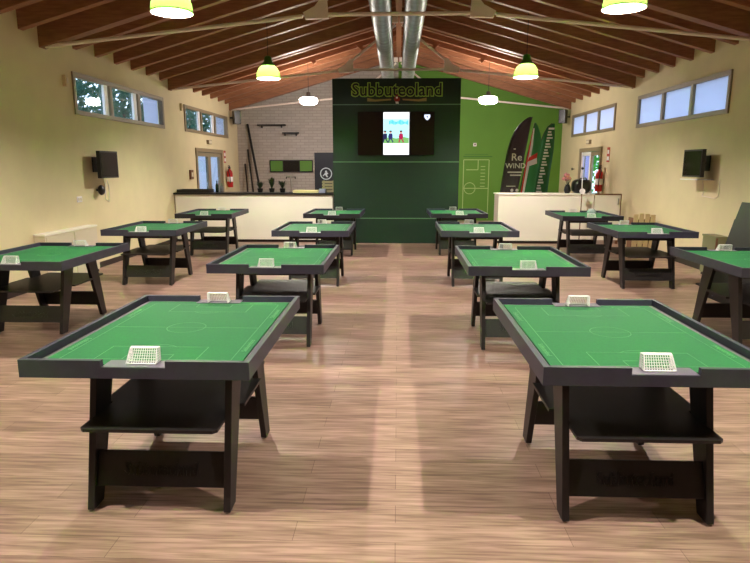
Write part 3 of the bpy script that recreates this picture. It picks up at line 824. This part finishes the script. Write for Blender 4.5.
# green mural of a pitch on the back wall
t = thing('pitch_mural', 'thin white football pitch drawing on the green back wall', 'mural', (2.45, YB-.001, 1.0))
mb = MB(); M['mural'] = mat('mural_white', (176, 206, 130), .7)
def sg(x0, z0, x1, z1, w_=.012):
    if abs(x1-x0) > abs(z1-z0): mb.box(min(x0, x1), max(x0, x1), -.004, 0, z0-w_, z0+w_)
    else: mb.box(x0-w_, x0+w_, -.004, 0, min(z0, z1), max(z0, z1))
sg(-.42, -.01, .34, -.01); sg(.33, -.95, .33, .85); sg(-.44, -.95, -.44, .85)
sg(-.36, .55, .0, .55); sg(0, .55, 0, .85); sg(-.44, .85, .33, .85)
for i in range(7): sg(.08, .05+.10*i, .22, .05+.10*i, .010)
for i in range(24):
    a0, a1 = 2*math.pi*i/24, 2*math.pi*(i+1)/24; cx, cz = -.24, -.01
    mb.prism([(cx+.16*math.cos(a0), cz+.16*math.sin(a0)), (cx+.16*math.cos(a1), cz+.16*math.sin(a1)), (cx+.18*math.cos(a1), cz+.18*math.sin(a1)), (cx+.18*math.cos(a0), cz+.18*math.sin(a0))], 'y', -.004, 0)
mb.build('white_lines', M['mural'], t)
mb = MB(); mb.box(-.46, .42, -.003, 0, .93, .96); mb.box(-.42, .30, -.003, 0, 1.0, 1.015)
mb.build('dark_line', M['cap'], t)
t = thing('wall_sensor', 'small white sensor above the pitch drawing on the green wall', 'sensor', (2.33, YB, 2.30))
B(-.05, .05, -.05, 0, -.05, .05).build('sensor_body', M['white'], t, bevel=.01)
B(-.02, .02, -.055, -.05, -.02, .02).build('sensor_lens', M['bezel'], t)

# feather flags
def cloth_prism(pts, y, th, name, m, parent, wob=.02):
    mb = MB()
    mb.prism(pts, 'y', y, y+th)
    return mb.build(name, m, parent)
def flag(x, y, label, left, right, m, name='feather_flag'):
    """left/right edges as (x, z) lists rising to a shared tip; gently billowed cloth"""
    t = thing(name, label, 'flag', (x, y, 0), 0, 'feather flags behind the right counter')
    mb = MB(); nn = len(left); cols = 6; G = []
    for i in range(nn):
        row = []
        for j in range(cols+1):
            f = j/cols; px = left[i][0]*(1-f)+right[i][0]*f; pz = left[i][1]*(1-f)+right[i][1]*f
            row.append(mb.bm.verts.new((px, .035*math.sin(f*5+i*.7), pz)))
        G.append(row)
    for i in range(nn-1):
        for j in range(cols): mb.bm.faces.new((G[i][j], G[i][j+1], G[i+1][j+1], G[i+1][j]))
    o = mb.build('flag_cloth', m, t, smooth=True)
    so = o.modifiers.new('thick', 'SOLIDIFY'); so.thickness = .004
    pp = [(left[0][0]-.01, 0, 0.02)]+[(a-.012, .035*math.sin(i*.7), b) for i, (a, b) in enumerate(left)]
    MB().path(pp, .010, 6).build('flag_pole', M['blackplastic'], t)
    MB().box(pp[0][0]-.22, pp[0][0]+.22, -.03, .03, 0, .02).box(pp[0][0]-.03, pp[0][0]+.03, -.22, .22, 0, .02).build('flag_foot', M['blackplastic'], t)
    return t
M['flagdark'] = mat('flag_charcoal', (64, 52, 60), .7); M['flaggreen'] = mat('flag_green', (40, 124, 62), .7); M['flagdk2'] = mat('flag_deep_green', (24, 96, 44), .7)
M['flagred'] = mat('flag_red', (206, 44, 34), .6); M['flagwhite'] = mat('flag_white', (226, 226, 220), .6)
zs = [.35, .98, 1.6, 2.0, 2.26, 2.45, 2.60, 2.70, 2.76, 2.79]
lx_ = [-.44, -.36, -.28, -.22, -.16, -.08, .02, .12, .21, .28]
rx_ = [-.06, .03, .13, .19, .235, .26, .28, .295, .305, .31]
t = flag(2.83, 14.6, 'charcoal feather flag with white lettering, left of the flags', list(zip(lx_, zs)), list(zip(rx_, zs)), M['flagdark'])
text_mesh('flag_lettering', 'Re', .24, M['flagwhite'], t, (-.02, -.045, 1.86), (R(90), 0, 0), .003, .002)
text_mesh('flag_lettering', 'WIND', .17, M['flagwhite'], t, (-.04, -.045, 1.66), (R(90), 0, 0), .003, .001)
mb = MB().box(-.22, .12, -.048, -.042, 1.50, 1.53).box(-.16, .10, -.048, -.042, 1.43, 1.46); mb.box(-.24, -.02, -.048, -.042, 1.18, 1.195).sphere((-.10, -.045, 1.09), .038, (1, .1, 1)).sphere((.02, -.045, 1.09), .038, (1, .1, 1)).box(-.10, -.05, -.048, -.042, 2.04, 2.07)
mb.build('flag_marks', M['flagwhite'], t)
zs2 = [.35, .98, 1.6, 2.0, 2.25, 2.45, 2.60, 2.68]
t = flag(3.20, 14.95, 'green feather flag with red and white stripe, middle of the flags', list(zip([-.28, -.20, -.10, -.03, .02, .05, .07, .09], zs2)), list(zip([.06, .14, .22, .27, .27, .23, .17, .11], zs2)), M['flaggreen'])
mb = MB().prism([(-.16, .98), (-.11, .98), (-.02, 1.6), (.05, 2.15), (.07, 2.55), (.05, 2.55), (.0, 2.15), (-.08, 1.6)], 'y', -.052, -.046)
mb.build('white_stripe', M['flagwhite'], t)
MB().prism([(-.20, .98), (-.165, .98), (-.085, 1.6), (-.005, 2.15), (.045, 2.55), (.04, 2.5), (-.03, 2.15), (-.11, 1.6)], 'y', -.054, -.048).prism([(-.06, 1.76), (.16, 1.86), (.17, 1.98), (-.03, 1.86)], 'y', -.056, -.050).build('red_stripe', M['flagred'], t)
MB().prism([(-.07, 1.64), (.17, 1.72), (.16, 1.855), (-.06, 1.755)], 'y', -.056, -.050).build('white_patch', M['flagwhite'], t)
t = flag(3.52, 15.2, 'deep green feather flag with pale marks, right of the flags', list(zip([-.34, -.26, -.16, -.06, .0, .06, .14, .24], zs2)), list(zip([.12, .20, .26, .31, .32, .32, .31, .30], zs2)), M['flagdk2'])
mb = MB()
for i in range(22):
    z = 1.02+.072*i; c = -.02+.26*(z-.98)/1.7
    mb.box(c-.07, c+.07-.03*(i % 3), -.05, -.044, z, z+.034+.012*(i % 2))
mb.build('flag_pattern', M['flagwhite'], t)

# right counter things
t = thing('flower_vase', 'bunch of pink flowers in a dark vase on the right counter', 'flowers', (3.70, 13.33, 1.075))
M['pink'] = mat('pink_petals', (226, 150, 150), .6)
MB().lathe([(.001, 0), (.05, 0), (.075, .06), (.065, .13), (.045, .17), (.05, .19), (.001, .17)], 16).build('vase', M['blackplastic'], t, smooth=True)
mb = MB()
for i in range(16):
    a = random.uniform(0, 6.28); r = random.uniform(.0, .09); mb.sphere((r*math.cos(a)-.03, r*math.sin(a), .33+random.uniform(-.06, .09)), random.uniform(.03, .045), sub=1)
mb.build('blossoms', M['pink'], t, smooth=True)
mb = MB()
for i in range(6): mb.tube((0, 0, .15), (-.06+.025*i, random.uniform(-.04, .04), .32), .005, n=5)
mb.build('stems', M['pleaf'], t)
t = thing('duffel_bag', 'rounded black bag lying on the right counter before the glass door', 'bag', (4.0, 13.35, 1.075))
mb = MB(); bmesh.ops.create_cube(mb.bm, size=1, matrix=Matrix.Translation((0, 0, .15)) @ Matrix.Diagonal((.40, .30, .30, 1)))
o = mb.build('bag_body', M['blackplastic'], t, smooth=True); o.modifiers.new('b', 'BEVEL').width = .11; o.modifiers['b'].segments = 5
MB().path([(-.10, -.12, .24), (-.07, -.13, .32), (.05, -.13, .33), (.09, -.12, .25)], .012, 8).build('bag_handle', M['skirt'], t)
t = thing('pole_stand', 'slim pole stand with a white disc in front of the right counter', 'stand', (3.86, 12.80, 0))
MB().lathe([(.001, 0), (.12, 0), (.12, .015), (.02, .03), (.001, .03)], 20).build('stand_base', M['blackplastic'], t)
MB().tube((0, 0, .02), (0, 0, 1.09), .011).build('lower_pole', M['brown'], t)
MB().tube((0, 0, 1.09), (-.02, 0, 1.60), .009).build('upper_pole', M['white'], t)
MB().tube((0, -.03, 1.14), (0, -.012, 1.14), .058, n=20).build('disc', M['white'], t)
MB().sphere((-.02, 0, 1.61), .03).build('knob', M['blackplastic'], t)
# clear bowl on the rear right table
M['clear'] = mat('clear_plastic', (200, 225, 220), .15); 
bp = M['clear'].node_tree.nodes['Principled BSDF']; bp.inputs['Alpha'].default_value = .45
o = MB().lathe([(.09, 0), (.088, .03), (.07, .065), (.04, .085), (.001, .092)], 20).build('plastic_dome', M['clear'], smooth=True, loc=(3.72, 11.66, .7672))
tag(o, 'small clear plastic dome on the rearmost table by the right wall', 'dome')

# low cabinets by the side walls
t = thing('low_cabinet', 'low pale cabinet standing against the left wall', 'cabinet', (-4.84, 8.6, 0))
B(-.08, .07, -.72, .70, .04, .72).build('cabinet_body', M['greycab'], t)
B(-.08, .08, -.73, .71, .72, .745).build('cabinet_top', M['paint'], t)
B(-.07, .06, -.70, .68, 0, .04).build('plinth', M['skirt'], t)
for k in (-.36, .35): B(.07, .08, k-.33, k+.33, .08, .70).build('door', M['greycab'], t)
t = thing('low_cabinet', 'low greenish cabinet with brown edge against the right wall', 'cabinet', (4.82, 9.22, 0))
M['greencab'] = mat('sage_cabinet', (130, 130, 96), .6)
B(-.08, .09, -.20, .20, .04, .60).build('cabinet_body', M['greencab'], t)
B(-.09, .10, -.21, .21, .60, .625).build('cabinet_top', M['greencab'], t)
B(-.07, .08, -.18, .18, 0, .04).build('plinth', M['skirt'], t)
B(-.09, -.065, -.215, -.20, .04, .60).build('corner_edge', M['brown'], t)
# folded dark table standing tilted by the right wall
t = thing('folded_table', 'dark folded table standing tilted by the right wall, two leaves', 'folded table', (4.05, 7.0, 0))
th = .03
MB().prism([(-.07, 0), (-.07+th, 0), (.27+th, 1.21), (.27, 1.21)], 'y', -.8, .72).build('table_leaf', M['black'], t)
MB().prism([(.03, 0), (.03+th, 0), (.28+th, .985), (.28, .985)], 'y', -.6, .86).build('table_leaf', M['black'], t)
for y in (-.45, .55): MB().tube((.03+th+.17, y, .69), (.55, y, .012), .014).build('rear_leg', M['black'], t)
for y in (-.45, .55): MB().box(-.06, .06, y-.02, y+.02, .02, .05).build('hinge_block', M['rim'], t)
# beech slatted rack by the right wall
t = thing('slatted_rack', 'pale beech slatted rack standing by the right wall behind the tables', 'rack', (4.63, 11.4, 0))
for k, h in enumerate((.77, .785, .78, .76)):
    MB().box(-.20+.105*k, -.115+.105*k, 0, .018, .06, h).build('slat', M['beech'], t)
for z in (.16, .62): MB().box(-.21, .21, .018, .04, z, z+.05).build('cross_rail', M['brown'], t)
for x in (-.20, .18): MB().box(x, x+.025, .04, .26, 0, .70).build('side_frame', M['brown'], t)
MB().box(-.20, .205, .26, .28, .10, .66).build('back_panel', M['beech'], t)
